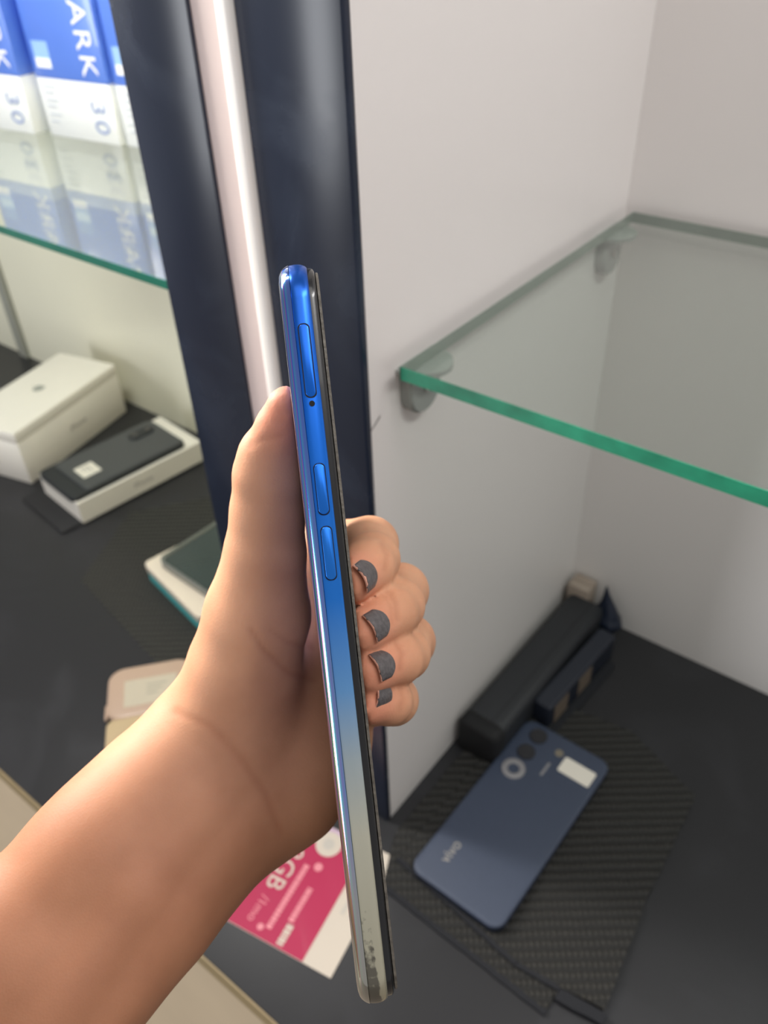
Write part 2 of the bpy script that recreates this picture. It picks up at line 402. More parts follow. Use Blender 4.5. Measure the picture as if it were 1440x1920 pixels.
poly_slab('binding', M_mattrim, [(-0.0645 + .12, 0.2300 - .33), (-0.0335 + .12, 0.2345 - .33), (-0.0325 + .12, 0.2420 - .33), (-0.0640 + .12, 0.2380 - .33)], 0.0001, 0.0034, m_up, 0.0004)
def edge_strip(parent, a, b, off, wd, z0, z1):  # thin dark strip along a mat's front edge
    d = Vector((b[0] - a[0], b[1] - a[1])).normalized(); n_ = Vector((-d.y, d.x)) * wd
    poly_slab('dark_edge', M_mattrim, [(a[0] - off[0], a[1] - off[1]), (b[0] - off[0], b[1] - off[1]), (b[0] + n_.x - off[0], b[1] + n_.y - off[1]), (a[0] + n_.x - off[0], a[1] + n_.y - off[1])], z0, z1, parent, 0.0003)
edge_strip(m_low, (-0.1995, 0.2228), (-0.0650, 0.2188), (-.13, .31), 0.0036, 0.0001, 0.0026)
edge_strip(m_up, (-0.2025, 0.2448), (-0.0950, 0.2328), (-.12, .33), 0.0032, 0.0001, 0.0026)
edge_strip(m_up, (-0.0950, 0.2328), (-0.0645, 0.2362), (-.12, .33), 0.0032, 0.0001, 0.0026)
m_left = tag(empty('anti_slip_mat', (-0.60, 0.38, 0)), 'black woven mat under the white tray on the left board', 'mat')
poly_slab('mat_sheet', M_weave2, [(x + .60, y - .38) for x, y in ((-0.655, 0.295), (-0.47, 0.262), (-0.40, 0.50), (-0.60, 0.545), (-0.705, 0.40))], 0.0, 0.0006, m_left, 0.0004)

# thin black slab under the tray (a dark rim shows in front of it)
pouch = slab('flat_slab', mat('matt_black', srgb(22, 22, 24), 0.7, bump=0.2, bump_scale=500), 0.0485, 0.088, 0.003,
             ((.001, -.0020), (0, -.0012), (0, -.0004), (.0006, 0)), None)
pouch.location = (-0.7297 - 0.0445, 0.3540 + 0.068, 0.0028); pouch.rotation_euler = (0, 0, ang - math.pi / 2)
tag(pouch, 'thin black slab showing as a dark rim below the open white tray', 'pouch')
for o in (b2, p2): o.location.z = 0.0029

# ------------------------------------------------------------------ dark green phone on a white and teal box behind the hand
ang3 = math.radians(-11)
M_cardw = mat('cream_card', srgb(226, 214, 196), 0.5)
M_teal = mat('teal_card', srgb(70, 165, 165), 0.5)
b3 = tag(empty('slim_box', (-0.5340, 0.3905, 0), ang3), 'slim white box with a teal underside beside the thumb', 'box')
slab('carton', M_teal, 0.0535, 0.0628, 0.005, ((.001, 0), (0, .001), (0, .0125), (.0005, .0130)), b3)
slab('lid', M_cardw, 0.0545, 0.0635, 0.006, ((.0005, .0130), (0, .0138), (0, .0215), (.0008, .0222)), b3, loc=(0, 0))
M_dgreen = mat('dark_green_glass', srgb(40, 56, 56), 0.15, coat=0.6)
M_clear = mat('clear_case_plastic', srgb(150, 155, 150), 0.2, Transmission_Weight=0.5)
p3 = tag(empty('phone', (-0.5310, 0.4030, 0.0222), math.radians(-3)), 'dark green glossy phone in a clear case on the teal box', 'phone')
slab('phone_body', M_dgreen, 0.0455, 0.0575, 0.008, ((.001, 0), (0, .001), (0, .007), (.0012, .0080)), p3)
rings = [[(x, y, z) for x, y in rrect(hx, hy, .009, 8)] for hx, hy, z in ((.0480, .0600, .0), (.0486, .0606, .001), (.0486, .0606, .0092), (.0474, .0594, .0100), (.0456, .0576, .0084))]
from_bm('clear_case', loft(rings, False, False), M_clear, p3, 40)
cyl('corner_glint', M_clear, (-0.043, 0.055), 0.0045, .0084, .0105, p3, 16, bev=.001)  # small nub added to stand in for a glint on the case

# ------------------------------------------------------------------ rose phone with a paper label behind the wrist
M_rose = mat('rose_beige_plastic', srgb(184, 158, 138), 0.35, coat=0.2)
M_creamp = mat('cream_plastic', srgb(190, 168, 132), 0.45)
M_label = mat('paper_label', srgb(190, 180, 160), 0.6)
M_labelgrey = mat('faded_print', srgb(168, 162, 146), 0.6)
a4 = math.atan2(0.2874 - 0.2393, -0.4823 + 0.5231)            # direction of its top edge
p4 = tag(empty('phone', (-0.5215, 0.2320, 0.0), a4), 'rose-beige phone with a paper label lying behind the wrist', 'phone')
slab('back_cover', M_rose, 0.038, 0.0300, 0.015, ((.002, .0), (.0004, .001), (0, .004), (.0006, .0072), (.0022, .0086), (.004, .009)), p4, loc=(0.037, -0.0300))
slab('lower_cover', M_creamp, 0.0375, 0.049, 0.008, ((.002, .0), (.0004, .001), (0, .004), (.0006, .0066), (.0022, .0080), (.004, .0084)), p4, loc=(0.037, -0.106))
slab('side_key', M_rose, 0.0012, 0.008, 0.001, ((.0003, .0028), (0, .0032), (0, .0052), (.0003, .0056)), p4, loc=(-0.0012, -0.047))
slab('paper_label', M_label, 0.0230, 0.0150, 0.001, ((0, .0090), (0, .0092)), p4, loc=(0.0375, -0.0330))
for k in range(3): box('small_print', M_labelgrey, 0.034, 0.052 - 0.004 * k, -0.0275 - 0.005 * k, -0.0255 - 0.005 * k, .0092, .0093, p4)

# ------------------------------------------------------------------ pink leaflet on the board
M_magenta = mat('magenta_print', srgb(176, 25, 75), 0.6, coat=0.15)
M_paper = mat('leaflet_paper', srgb(206, 195, 180), 0.55)
M_pinkprint = mat('pale_pink_print', srgb(226, 140, 150), 0.55)
M_lilac = mat('lilac_print', srgb(196, 168, 190), 0.55)
M_silver = mat('grey_print_disc', srgb(190, 184, 174), 0.5)
lf = tag(empty('leaflet', (-0.1886, 0.1544, 0.0), math.atan2(0.0922, -0.0164) - math.pi / 2), 'magenta and white printed leaflet on the board under the wrist', 'leaflet')
box('sheet', M_paper, -0.125, 0, 0, 0.0945, 0.0, 0.0007, lf)
box('magenta_panel', M_magenta, -0.125, -0.0225, 0.0003, 0.0850, 0.0007, 0.00085, lf)
box('lilac_panel', M_lilac, -0.125, -0.0225, 0.0905, 0.0942, 0.0007, 0.00082, lf)
tx = lambda x, y: frame((x, y, 0.00088), (0, -1, 0), (1, 0, 0))
for ch, yy in (('8', .0645), ('G', .0510), ('B', .0385)): text('lettering', ch, 0.0190, M_paper, lf, tx(-0.0695, yy))
text('lettering', '/1mo', 0.0095, M_pinkprint, lf, tx(-0.0700, 0.0170))
def rowprint(x, y0, y1, hgt, m, n):
    bm = bmesh.new(); y = y0
    while y < y1:
        l = random.uniform(.0016, .0034); add_box(bm, x - hgt / 2, x + hgt / 2, y, min(y + l, y1), .00085, .00092); y += l + .0006
    o = from_bm('small_print', bm, m, lf)
rowprint(-0.0555, 0.0085, 0.060, 0.0042, M_pinkprint, 12)
rowprint(-0.0440, 0.0195, 0.046, 0.0042, M_pinkprint, 12)
rowprint(-0.0425, 0.0025, 0.018, 0.0052, M_paper, 12)
rowprint(-0.0145, 0.040, 0.062, 0.003, M_silver, 6)
rowprint(-0.0080, 0.040, 0.056, 0.003, M_silver, 6)
cyl('printed_disc', M_paper, (-0.0495, 0.0813), 0.0100, .00085, .00095, lf)
cyl('printed_dot', M_pinkprint, (-0.0472, 0.0622), 0.0032, .00085, .00095, lf)
cyl('printed_spot', M_silver, (-0.0495, 0.0813), 0.0045, .00095, .001, lf)
cyl('printed_dot', M_pinkprint, (-0.0610, 0.0070), 0.0024, .00085, .00092, lf)

# ------------------------------------------------------------------ blue-grey phone lying on the mat
M_slate = mat('slate_blue_phone', srgb(56, 65, 84), 0.5, var=0.03, var_scale=300)
M_ring = mat('grey_ring', srgb(134, 132, 134), 0.4)
ctr = ((-0.1875 - 0.1093 - 0.1151 - 0.1879) / 4 , (0.4074 + 0.4141 + 0.2441 + 0.2518) / 4)
a5 = math.atan2(0.4107 - 0.248, 0.003) - math.pi / 2
p5 = tag(empty('phone', (ctr[0] + 0.0005, ctr[1] - 0.0045, 0.0046), a5), 'slate blue phone with a white sticker lying on the upper mat', 'phone')
HX, HY = 0.0382, 0.0832
slab('phone_body', mat('dark_side_frame', srgb(30, 36, 50), 0.4), HX, HY, 0.0095, ((.0015, 0), (0, .0012), (0, .0066)), p5)
slab('back_cover', M_slate, HX, HY, 0.0095, ((.0001, .0066), (.0004, .0074), (.0014, .0081), (.0026, .0083)), p5)
cx0 = -0.0215
for yy in (0.0705, 0.0515): # two dark lenses
    cyl('camera_lens', M_lens, (cx0, yy), 0.0074, .0083, .0098, p5, 32, bev=.0005)
rings = [[(cx0 + q * math.cos(t), 0.0320 + q * math.sin(t), z) for t in np.linspace(0, 2 * math.pi, 41)[:-1]] for q, z in ((.0094, .0083), (.0092, .0094), (.0082, .0098), (.0055, .0098), (.0046, .0090), (.0044, .0084))]
from_bm('camera_ring', loft(rings, False, False), M_ring, p5, 40)
cyl('ring_lens', M_slate, (cx0, 0.0320), 0.0046, .0083, .0087, p5, 24)
cyl('flash', mat('flash_yellow', srgb(120, 112, 98), 0.4), (0.0000, 0.0665), 0.0034, .0083, .0087, p5, 20)
box('small_print', M_ring, -0.0025, -0.0005, 0.040, 0.054, .0083, .00836, p5)
slab('sticker', M_sticker, 0.0135, 0.0075, 0.0016, ((0, .0083), (0, .0086)), p5, loc=(0.0195, 0.0595))
text('lettering', 'vivo', 0.0115, mat('silver_print', srgb(150, 146, 140), 0.4), p5, frame((-0.0205, -0.0550, .0084), (0, 1, 0), (-1, 0, 0)))

# ------------------------------------------------------------------ black things in the back corner
M_blkcase = mat('black_leather_case', srgb(34, 36, 40), 0.55, bump=0.15, bump_scale=400)
lb = tag(empty('long_case', (-0.2035, 0.449, 0), math.radians(-1)), 'long black case lying along the white partition', 'case')
rings = []
for y, k in ((-.092, .86), (-.0905, .97), (-.088, 1), (.088, 1), (.091, .95)):
    rings.append([(x * k, y, 0.0185 + z * k) for x, z in rrect(0.0185, 0.0185, 0.0075, 6)])
from_bm('case_body', loft(rings), M_blkcase, lb, 40)
rings = [[(x * k, y, 0.0185 + z * k) for x, z in rrect(0.0190, 0.0190, 0.0075, 6)] for y, k in ((-.0935, .8), (-.0928, .9), (-.0900, 1.0), (-.080, 1.0), (-.0795, .98))]
from_bm('end_cap', loft(rings), mat('black_end_cap', srgb(9, 10, 13), 0.75), lb, 40)
box('top_seam', mat('dark_seam', srgb(20, 21, 24), 0.8), 0.0055, 0.0062, -.088, .088, 0.0366, 0.0372, lb)
M_tan = mat('tan_patch', srgb(104, 92, 80), 0.6)
sb = tag(empty('small_case', (-0.1745, 0.468, 0), math.radians(-4)), 'small black box with two tan patches beside the long case', 'case')
slab('case_body', mat('blue_black_plastic', srgb(30, 35, 46), 0.4), 0.0085, 0.0540, 0.003, ((.001, 0), (0, .001), (0, .0280), (.002, .0300)), sb)
for yy in (-0.036, 0.002):
    bm = bmesh.new(); add_box(bm, 0.0085, 0.0091, yy - .0105, yy + .0105, 0.003, 0.025, 0.0002, 1); from_bm('tan_patch', bm, M_tan, sb, 40)
slab('foot_rail', M_mattrim, 0.004, 0.050, 0.002, ((.0005, 0), (0, .0006), (0, .004), (.001, .0048)), sb, loc=(0.0126, -0.004))
# crumpled pouch with a pointed tip
bm = bmesh.new(); bmesh.ops.create_icosphere(bm, subdivisions=4, radius=1)
for v in bm.verts:
    p = v.co.copy(); f = 1 + 0.10 * math.sin(5 * p.x + 2) * math.cos(4 * p.y) + 0.07 * math.sin(9 * p.z + 3 * p.x)
    up_ = max(0, p.z)
    taper = 1 - 0.75 * up_ ** 1.6
    v.co = Vector((p.x * f * taper * 0.0150 - 0.004 * up_ ** 3, p.y * f * taper * 0.0120, 0.018 + p.z * (0.019 + 0.021 * up_ ** 2)))
cp = tag(from_bm('crumpled_pouch', bm, mat('dark_blue_film', srgb(24, 32, 48), 0.35, bump=0.5, bump_scale=120), None, 180), 'crumpled dark blue pouch with a pointed tip in the back corner', 'pouch')
cp.location = (-0.1835, 0.5450, 0.0006)
cb = tag(empty('carton', (-0.2120, 0.5490, 0)), 'small brown carton tucked in the back corner', 'box')
bm = bmesh.new(); add_box(bm, -.0105, .0105, -.0095, .0095, 0, .046, .001, 2); from_bm('carton_body', bm, mat('brown_card', srgb(150, 136, 124), 0.7), cb, 40)
box('flap', mat('brown_card_flap', srgb(140, 126, 115), 0.7), -.0104, .0104, -.0005, .0003, .0460, .0466, cb)

# ------------------------------------------------------------------ hand-held space: millimetres, x right, y up, z towards the viewer
def P(px, py, d):
    return np.array([(px - 720.0) * d / F_PX, -(py - 960.0) * d / F_PX, -float(d)])
def to_world(p):
    return CAM + (p[0] * RX + p[1] * UX + (-p[2]) * FX) / 1000.0
def dir_world(v):
    return v[0] * RX + v[1] * UX - v[2] * FX

# ------------------------------------------------------------------ the held phone
c0 = P(634, 1195, 175)
uu = np.array([-0.1109, 0.9938, 0.0]); uu /= np.linalg.norm(uu)
ww = -c0 - uu * np.dot(uu, -c0); ww /= np.linalg.norm(ww)
tt = np.cross(uu, ww)
T, U, W = dir_world(tt), dir_world(uu), dir_world(ww)
O = to_world(c0)
ph = tag(bpy.data.objects.new('phone', None), 'phone with a blue to silver gradient side held upright in the hand', 'phone'); COL.objects.link(ph)
ph.matrix_world = Matrix(((T[0], U[0], W[0], O[0]), (T[1], U[1], W[1], O[1]), (T[2], U[2], W[2], O[2]), (0, 0, 0, 1)))
PL, PW, PR = 0.1645, 0.0760, 0.0095

def gradient_paint(name, rough, metal, coat, film, stain):
    m = mat(name, (1, 1, 1, 1), rough, metal, coat)
    nt = m.node_tree; b = nt.nodes['Principled BSDF']; tc = nt.nodes['Texture Coordinate']
    sp = nt.nodes.new('ShaderNodeSeparateXYZ'); nt.links.new(tc.outputs['Object'], sp.inputs[0])
    mr = nt.nodes.new('ShaderNodeMapRange'); mr.inputs[1].default_value = -PL / 2; mr.inputs[2].default_value = PL / 2
    nt.links.new(sp.outputs['Y'], mr.inputs[0])
    r = nt.nodes.new('ShaderNodeValToRGB'); e = r.color_ramp.elements
    stops = [(0.0, srgb(186, 180, 156)), (0.24, srgb(206, 204, 186)), (0.34, srgb(176, 190, 196)), (0.43, srgb(110, 164, 220)), (0.55, srgb(38, 122, 218)), (0.8, srgb(18, 104, 214)), (1.0, srgb(18, 76, 164))]
    e[0].position, e[0].color = stops[0]; e[1].position, e[1].color = stops[-1]
    for p_, c_ in stops[1:-1]:
        n_ = e.new(p_); n_.color = c_
    nt.links.new(mr.outputs[0], r.inputs[0])
    src = r.outputs['Color']
    if stain:
        # worn, rubbed-off coating near the lower end
        n = nt.nodes.new('ShaderNodeTexNoise'); n.inputs['Scale'].default_value = 520; n.inputs['Detail'].default_value = 6
        nt.links.new(tc.outputs['Object'], n.inputs['Vector'])
        a = nt.nodes.new('ShaderNodeMapRange'); a.inputs[1].default_value = -0.083; a.inputs[2].default_value = -0.056; a.inputs[3].default_value = 0.74; a.inputs[4].default_value = 0.0
        nt.links.new(sp.outputs['Y'], a.inputs[0])
        bq = nt.nodes.new('ShaderNodeMapRange'); bq.inputs[1].default_value = 0.0001; bq.inputs[2].default_value = 0.0009; bq.inputs[3].default_value = 0.0; bq.inputs[4].default_value = -0.5
        nt.links.new(sp.outputs['X'], bq.inputs[0])
        ad = nt.nodes.new('ShaderNodeMath'); ad.operation = 'ADD'; nt.links.new(a.outputs[0], ad.inputs[0]); nt.links.new(bq.outputs[0], ad.inputs[1])
        ad2 = nt.nodes.new('ShaderNodeMath'); ad2.operation = 'ADD'; nt.links.new(ad.outputs[0], ad2.inputs[0]); nt.links.new(n.outputs['Fac'], ad2.inputs[1])
        st = nt.nodes.new('ShaderNodeMapRange'); st.inputs[1].default_value = 0.70; st.inputs[2].default_value = 0.90
        nt.links.new(ad2.outputs[0], st.inputs[0])
        mx = nt.nodes.new('ShaderNodeMix'); mx.data_type = 'RGBA'; mx.inputs[7].default_value = srgb(112, 108, 98)
        nt.links.new(st.outputs[0], mx.inputs[0]); nt.links.new(src, mx.inputs[6]); src = mx.outputs[2]
    nt.links.new(src, b.inputs['Base Color'])
    if film:
        # rainbow sheen of the film painted as fixed colour bands, stronger towards the silver end
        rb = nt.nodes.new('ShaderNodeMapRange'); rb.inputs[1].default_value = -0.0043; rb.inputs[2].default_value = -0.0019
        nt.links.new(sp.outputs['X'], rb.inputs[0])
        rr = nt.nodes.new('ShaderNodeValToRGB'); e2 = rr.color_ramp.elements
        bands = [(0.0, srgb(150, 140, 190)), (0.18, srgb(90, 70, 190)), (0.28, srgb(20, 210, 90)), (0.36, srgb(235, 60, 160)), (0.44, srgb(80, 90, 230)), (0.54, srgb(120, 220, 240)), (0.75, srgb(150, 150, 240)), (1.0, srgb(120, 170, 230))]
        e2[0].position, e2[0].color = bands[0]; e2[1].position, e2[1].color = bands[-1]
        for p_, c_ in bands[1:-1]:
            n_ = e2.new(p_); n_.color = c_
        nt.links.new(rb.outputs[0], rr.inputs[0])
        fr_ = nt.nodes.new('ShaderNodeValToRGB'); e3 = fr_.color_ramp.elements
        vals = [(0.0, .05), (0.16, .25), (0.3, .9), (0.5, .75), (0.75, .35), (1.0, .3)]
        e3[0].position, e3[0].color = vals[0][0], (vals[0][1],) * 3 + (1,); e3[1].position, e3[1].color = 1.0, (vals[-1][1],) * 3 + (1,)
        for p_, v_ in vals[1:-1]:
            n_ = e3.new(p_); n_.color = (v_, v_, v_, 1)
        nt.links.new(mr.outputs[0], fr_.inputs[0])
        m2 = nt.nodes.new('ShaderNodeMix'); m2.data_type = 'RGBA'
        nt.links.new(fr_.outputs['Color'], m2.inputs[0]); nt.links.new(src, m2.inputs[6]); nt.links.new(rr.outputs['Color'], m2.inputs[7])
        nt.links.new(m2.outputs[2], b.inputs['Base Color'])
        b.inputs['Thin Film Thickness'].default_value = film; b.inputs['Thin Film IOR'].default_value = 1.6
    return m
M_frame = gradient_paint('gradient_frame_paint', 0.27, 0.65, 0.0, 0, True)
M_back = gradient_paint('iridescent_back_cover', 0.12, 0.9, 1.0, 620, False)
M_scr = mat('black_screen_bezel', srgb(22, 22, 24), 0.25, coat=0.3)
M_prot = mat('scuffed_protector_edge', srgb(96, 90, 82), 0.45, var=0.35, var_scale=700, bump=0.3, bump_scale=900)
M_hole = mat('black_hole', srgb(4, 5, 8), 0.8)

def plates(name, m, prof, smooth=30):
    """prof: (inset, t) in mm along the thickness"""
    rings = []
    for ins, t in prof:
        ins /= 1000; t /= 1000
        rings.append([(t, y, z - PW / 2) for y, z in rrect(PL / 2 - ins, PW / 2 - ins, max(PR - ins, 0.003), 12)])
    return from_bm(name, loft(rings), m, ph, smooth)
plates('back_cover', M_back, ((5.2, -4.40), (3.6, -4.36), (2.5, -4.22), (1.7, -3.95), (1.1, -3.55), (0.65, -3.05), (0.33, -2.55), (0.14, -2.1), (0.08, -1.95), (0.5, -1.90)), 40)
plates('frame', M_frame, ((0.6, -1.90), (0.24, -1.86), (0.18, -1.75), (0.07, -1.2), (0.0, -0.5), (0.03, 0.3), (0.17, 1.0), (0.42, 1.6), (0.72, 2.0), (0.9, 2.1)), 40)
plates('screen', M_scr, ((1.0, 2.1), (1.05, 2.9), (1.25, 3.35), (1.7, 3.62), (2.4, 3.68)), 40)
plates('screen_protector', M_prot, ((2.3, 3.78), (2.1, 3.85), (2.1, 4.32), (2.3, 4.42)), 40)

def side_key(name, u, length, width, h, m=None, gap=True):
    """stadium-shaped key on the side face that looks at the viewer (z = 0)"""
    if gap:
        rings = [[(x, y + u, z) for x, y in rrect(width / 2 + .00018, length / 2 + .00018, width / 2, 8)] for z in (-.0003, .00006)]
        from_bm('key_gap', loft(rings), M_hole, ph)
    rings = [[(x, y + u, z) for x, y in rrect(width / 2 - i, length / 2 - i, width / 2 - i - .00001, 8)] for i, z in ((0, -.0003), (0, h - .00012), (.00006, h - .00003), (.00014, h))]
    return from_bm(name, loft(rings), m or M_frame, ph, 40)
side_key('volume_key', 0.0317, 0.0108, 0.0022, 0.00045)
side_key('volume_key', 0.0180, 0.0113, 0.0022, 0.00045)
side_key('card_tray', 0.0592, 0.0156, 0.0022, 0.00012)
cyl('eject_hole', M_hole, (0.0, 0.0500), 0.00062, -.0003, .00008, ph, 20)

# ------------------------------------------------------------------ the hand and forearm: one implicit surface turned into a mesh
VOX = 0.95
def build_surface(groups, joins):
    allp = [q for g in groups.values() for q in g[1]]
    lo = np.min([np.minimum(a, b) - max(ra, rb) for a, b, ra, rb in allp], axis=0) - 6
    hi = np.max([np.maximum(a, b) + max(ra, rb) for a, b, ra, rb in allp], axis=0) + 6
    n = np.ceil((hi - lo) / VOX).astype(int) + 1
    ax = [lo[i] + VOX * np.arange(n[i]) for i in range(3)]
    BIG = np.float32(60)
    def smin(a, b, k):
        h = np.clip(0.5 + 0.5 * (b - a) / k, 0, 1)
        return b + (a - b) * h - k * h * (1 - h)
    def fill(prims, k):
        Fd = np.full(n, BIG, np.float32)
        for a, b, ra, rb in prims:
            m_ = max(ra, rb) + k + 4
            i0 = np.maximum(((np.minimum(a, b) - m_ - lo) / VOX).astype(int), 0)
            i1 = np.minimum(((np.maximum(a, b) + m_ - lo) / VOX).astype(int) + 2, n)
            X, Y, Z = np.meshgrid(*[ax[i][i0[i]:i1[i]].astype(np.float32) for i in range(3)], indexing='ij')
            ab = b - a; L2 = float(np.dot(ab, ab)) + 1e-9
            t = np.clip(((X - a[0]) * ab[0] + (Y - a[1]) * ab[1] + (Z - a[2]) * ab[2]) / L2, 0, 1)
            dd = np.sqrt((X - a[0] - t * ab[0]) ** 2 + (Y - a[1] - t * ab[1]) ** 2 + (Z - a[2] - t * ab[2]) ** 2) - (ra + (rb - ra) * t)
            sl = tuple(slice(i0[i], i1[i]) for i in range(3))
            Fd[sl] = smin(Fd[sl], dd, k)
        return Fd
    total = None
    for nm, kj in joins:
        k, prims = groups[nm]
        f = fill(prims, k)
        total = f if total is None else smin(total, f, kj)
    F = total
    # the phone presses its own flat place into the flesh
    G = np.meshgrid(*[a_.astype(np.float32) for a_ in ax], indexing='ij')
    G = [G[q] - np.float32(c0[q]) for q in range(3)]
    pt = np.abs(sum(G[q] * np.float32(tt[q]) for q in range(3)))
    pu = np.abs(sum(G[q] * np.float32(uu[q]) for q in range(3)))
    pw = np.abs(sum(G[q] * np.float32(ww[q]) for q in range(3)) + 38.0)
    box_d = np.maximum(np.maximum(pt - 4.75, pu - 82.6), pw - 38.4)
    F = np.maximum(F, -box_d)
    del G, pt, pu, pw, box_d
    # surface nets
    ins = F < 0
    c = [ins[i:n[0] - 1 + i, j:n[1] - 1 + j, l:n[2] - 1 + l] for i in (0, 1) for j in (0, 1) for l in (0, 1)]
    cnt = sum(x.astype(np.int8) for x in c)
    act = (cnt > 0) & (cnt < 8)
    idx = np.argwhere(act)
    vid = np.full(act.shape, -1, np.int64); vid[act] = np.arange(len(idx))
    acc = np.zeros((len(idx), 3)); num = np.zeros(len(idx))
    corners = [(i, j, l) for i in (0, 1) for j in (0, 1) for l in (0, 1)]
    for a in corners:
        for d in range(3):
            if a[d] == 0:
                b = list(a); b[d] = 1
                fa = F[idx[:, 0] + a[0], idx[:, 1] + a[1], idx[:, 2] + a[2]]; fb = F[idx[:, 0] + b[0], idx[:, 1] + b[1], idx[:, 2] + b[2]]
                cr = (fa < 0) != (fb < 0)
                t = np.where(cr, fa / np.where(cr, fa - fb, 1), 0)
                p = np.array(a, float)[None, :].repeat(len(idx), 0); p[:, d] = t
                acc[cr] += p[cr]; num[cr] += 1
    V = lo + VOX * (idx + acc / num[:, None])
    quads = []
    for d in range(3):
        e1, e2 = (d + 1) % 3, (d + 2) % 3
        s0 = [slice(1, -1)] * 3; s0[d] = slice(0, n[d] - 1)
        A = ins[tuple(s0)]
        s1 = list(s0); s1[d] = slice(1, n[d])
        Bq = ins[tuple(s1)]
        cr = np.argwhere(A != Bq); base = cr.copy()
        for q in range(3):
            if q != d: base[:, q] += 1
        flip = A[cr[:, 0], cr[:, 1], cr[:, 2]]
        def cell(o1, o2):
            t = base.copy(); t[:, e1] -= o1; t[:, e2] -= o2
            return vid[t[:, 0], t[:, 1], t[:, 2]]
        q4 = np.stack([cell(1, 1), cell(0, 1), cell(0, 0), cell(1, 0)], 1)
        q4[~flip] = q4[~flip][:, ::-1]
        quads.append(q4)
    Q = np.concatenate(quads); Q = Q[(Q >= 0).all(1)]
    # light smoothing (shrink-free pairs)
    E = np.unique(np.sort(np.concatenate([Q[:, [0, 1]], Q[:, [1, 2]], Q[:, [2, 3]], Q[:, [3, 0]]]), 1), axis=0)
    deg = np.bincount(E.ravel(), minlength=len(V)).astype(float)
    def lap(V):
        s = np.zeros_like(V)
        for q in range(3):
            s[:, q] = np.bincount(E[:, 0], V[E[:, 1], q], len(V)) + np.bincount(E[:, 1], V[E[:, 0], q], len(V))
        return s / deg[:, None] - V
    for _ in range(5):
        V = V + 0.55 * lap(V); V = V - 0.56 * lap(V)
    return V, Q

def chain(pts):
    return [(pts[i][0], pts[i + 1][0], pts[i][1], pts[i + 1][1]) for i in range(len(pts) - 1)]
J = lambda x, y, d, r: (P(x, y, d), r)
fing = {
    'index': [J(600, 1030, 268, 9.2), J(694, 1021, 250, 8.2), J(698, 1050, 226, 7.2), J(690, 1064, 218, 6.8), J(658, 1090, 207, 5.8)],
    'middle': [J(640, 1110, 272, 9.6), J(751, 1108, 250, 8.1), J(744, 1136, 226, 7.2), J(732, 1150, 218, 6.8), J(680, 1184, 206, 5.9)],
    'ring': [J(650, 1220, 272, 9.2), J(765, 1203, 249, 7.8), J(757, 1226, 225, 6.8), J(745, 1236, 217, 6.4), J(692, 1260, 206, 5.6)],
    'little': [J(632, 1325, 268, 8.0), J(738, 1312, 247, 7.0), J(738, 1314, 225, 6.2), J(728, 1315, 217, 5.8), J(686, 1322, 207, 5.0)],
}
thumb = [J(445, 1330, 238, 14.5), J(462, 1240, 234, 15.6), J(483, 1150, 228, 14.6), J(497, 1040, 221, 10.9), J(502, 960, 217, 9.7), J(505, 890, 213, 9.2), J(509, 856, 211, 8.3), J(526, 805, 206, 6.3), J(541, 766, 203, 5.6)]
end = np.array([-0.74, -0.62, 0.26]); end /= np.linalg.norm(end)
rad = [J(406, 1398, 240, 18.6), J(298, 1496, 231, 17.8), J(193, 1601, 221, 17.6), J(-29, 1812, 207, 18.6)]
uln = [J(470, 1512, 243, 14.2), J(378, 1600, 232, 14.6), J(275, 1712, 220, 15.6), J(155, 1838, 211, 16.5)]
rad.append((rad[-1][0] + end * 130, 24.0)); uln.append((uln[-1][0] + end * 120, 24.0))
mid = [(0.5 * (a[0] + b[0]) + np.array([0, 0, -3.0]), 0.5 * (a[1] + b[1]) + 0.5) for a, b in zip(rad, uln)]
palm = (chain(rad) + chain(uln) + chain(mid)
        + chain([J(446, 1285, 236, 13.5), J(396, 1362, 238, 14.5)])
        + chain([J(600, 1030, 268, 10.0), J(520, 1200, 258, 13.5), J(430, 1400, 245, 15.0)])
        + chain([J(635, 1110, 270, 10.0), J(560, 1260, 260, 13.5), J(450, 1430, 246, 15.0)])
        + chain([J(640, 1220, 270, 10.0), J(590, 1330, 260, 13.0), J(465, 1465, 246, 14.5)])
        + chain([J(622, 1320, 266, 9.0), J(600, 1400, 256, 12.5), J(545, 1470, 248, 11.5), J(478, 1500, 245, 14.0)])
        + chain([J(592, 1440, 243, 8.0), J(555, 1495, 241, 8.5), J(490, 1530, 240, 10.0)]))
tendon = chain([J(470, 1400, 236, 4.0), J(370, 1520, 222, 3.5), J(255, 1680, 207.5, 3.5), J(60, 1980, 190, 3.0)]) + chain([J(510, 1450, 236, 3.5), J(430, 1560, 226, 3.0), J(330, 1700, 212.5, 3.0), J(120, 2010, 194, 3.0)])
groups = {'palm': (11.0, palm), 'thumb': (1.6, chain(thumb)), 'tendon': (2.0, tendon)}
for k_, v_ in fing.items(): groups[k_] = (2.6, chain(v_))
HV, HQ = build_surface(groups, [('palm', 0), ('thumb', 7.0), ('tendon', 8.0), ('index', 3.0), ('middle', 1.3), ('ring', 1.3), ('little', 1.3)])

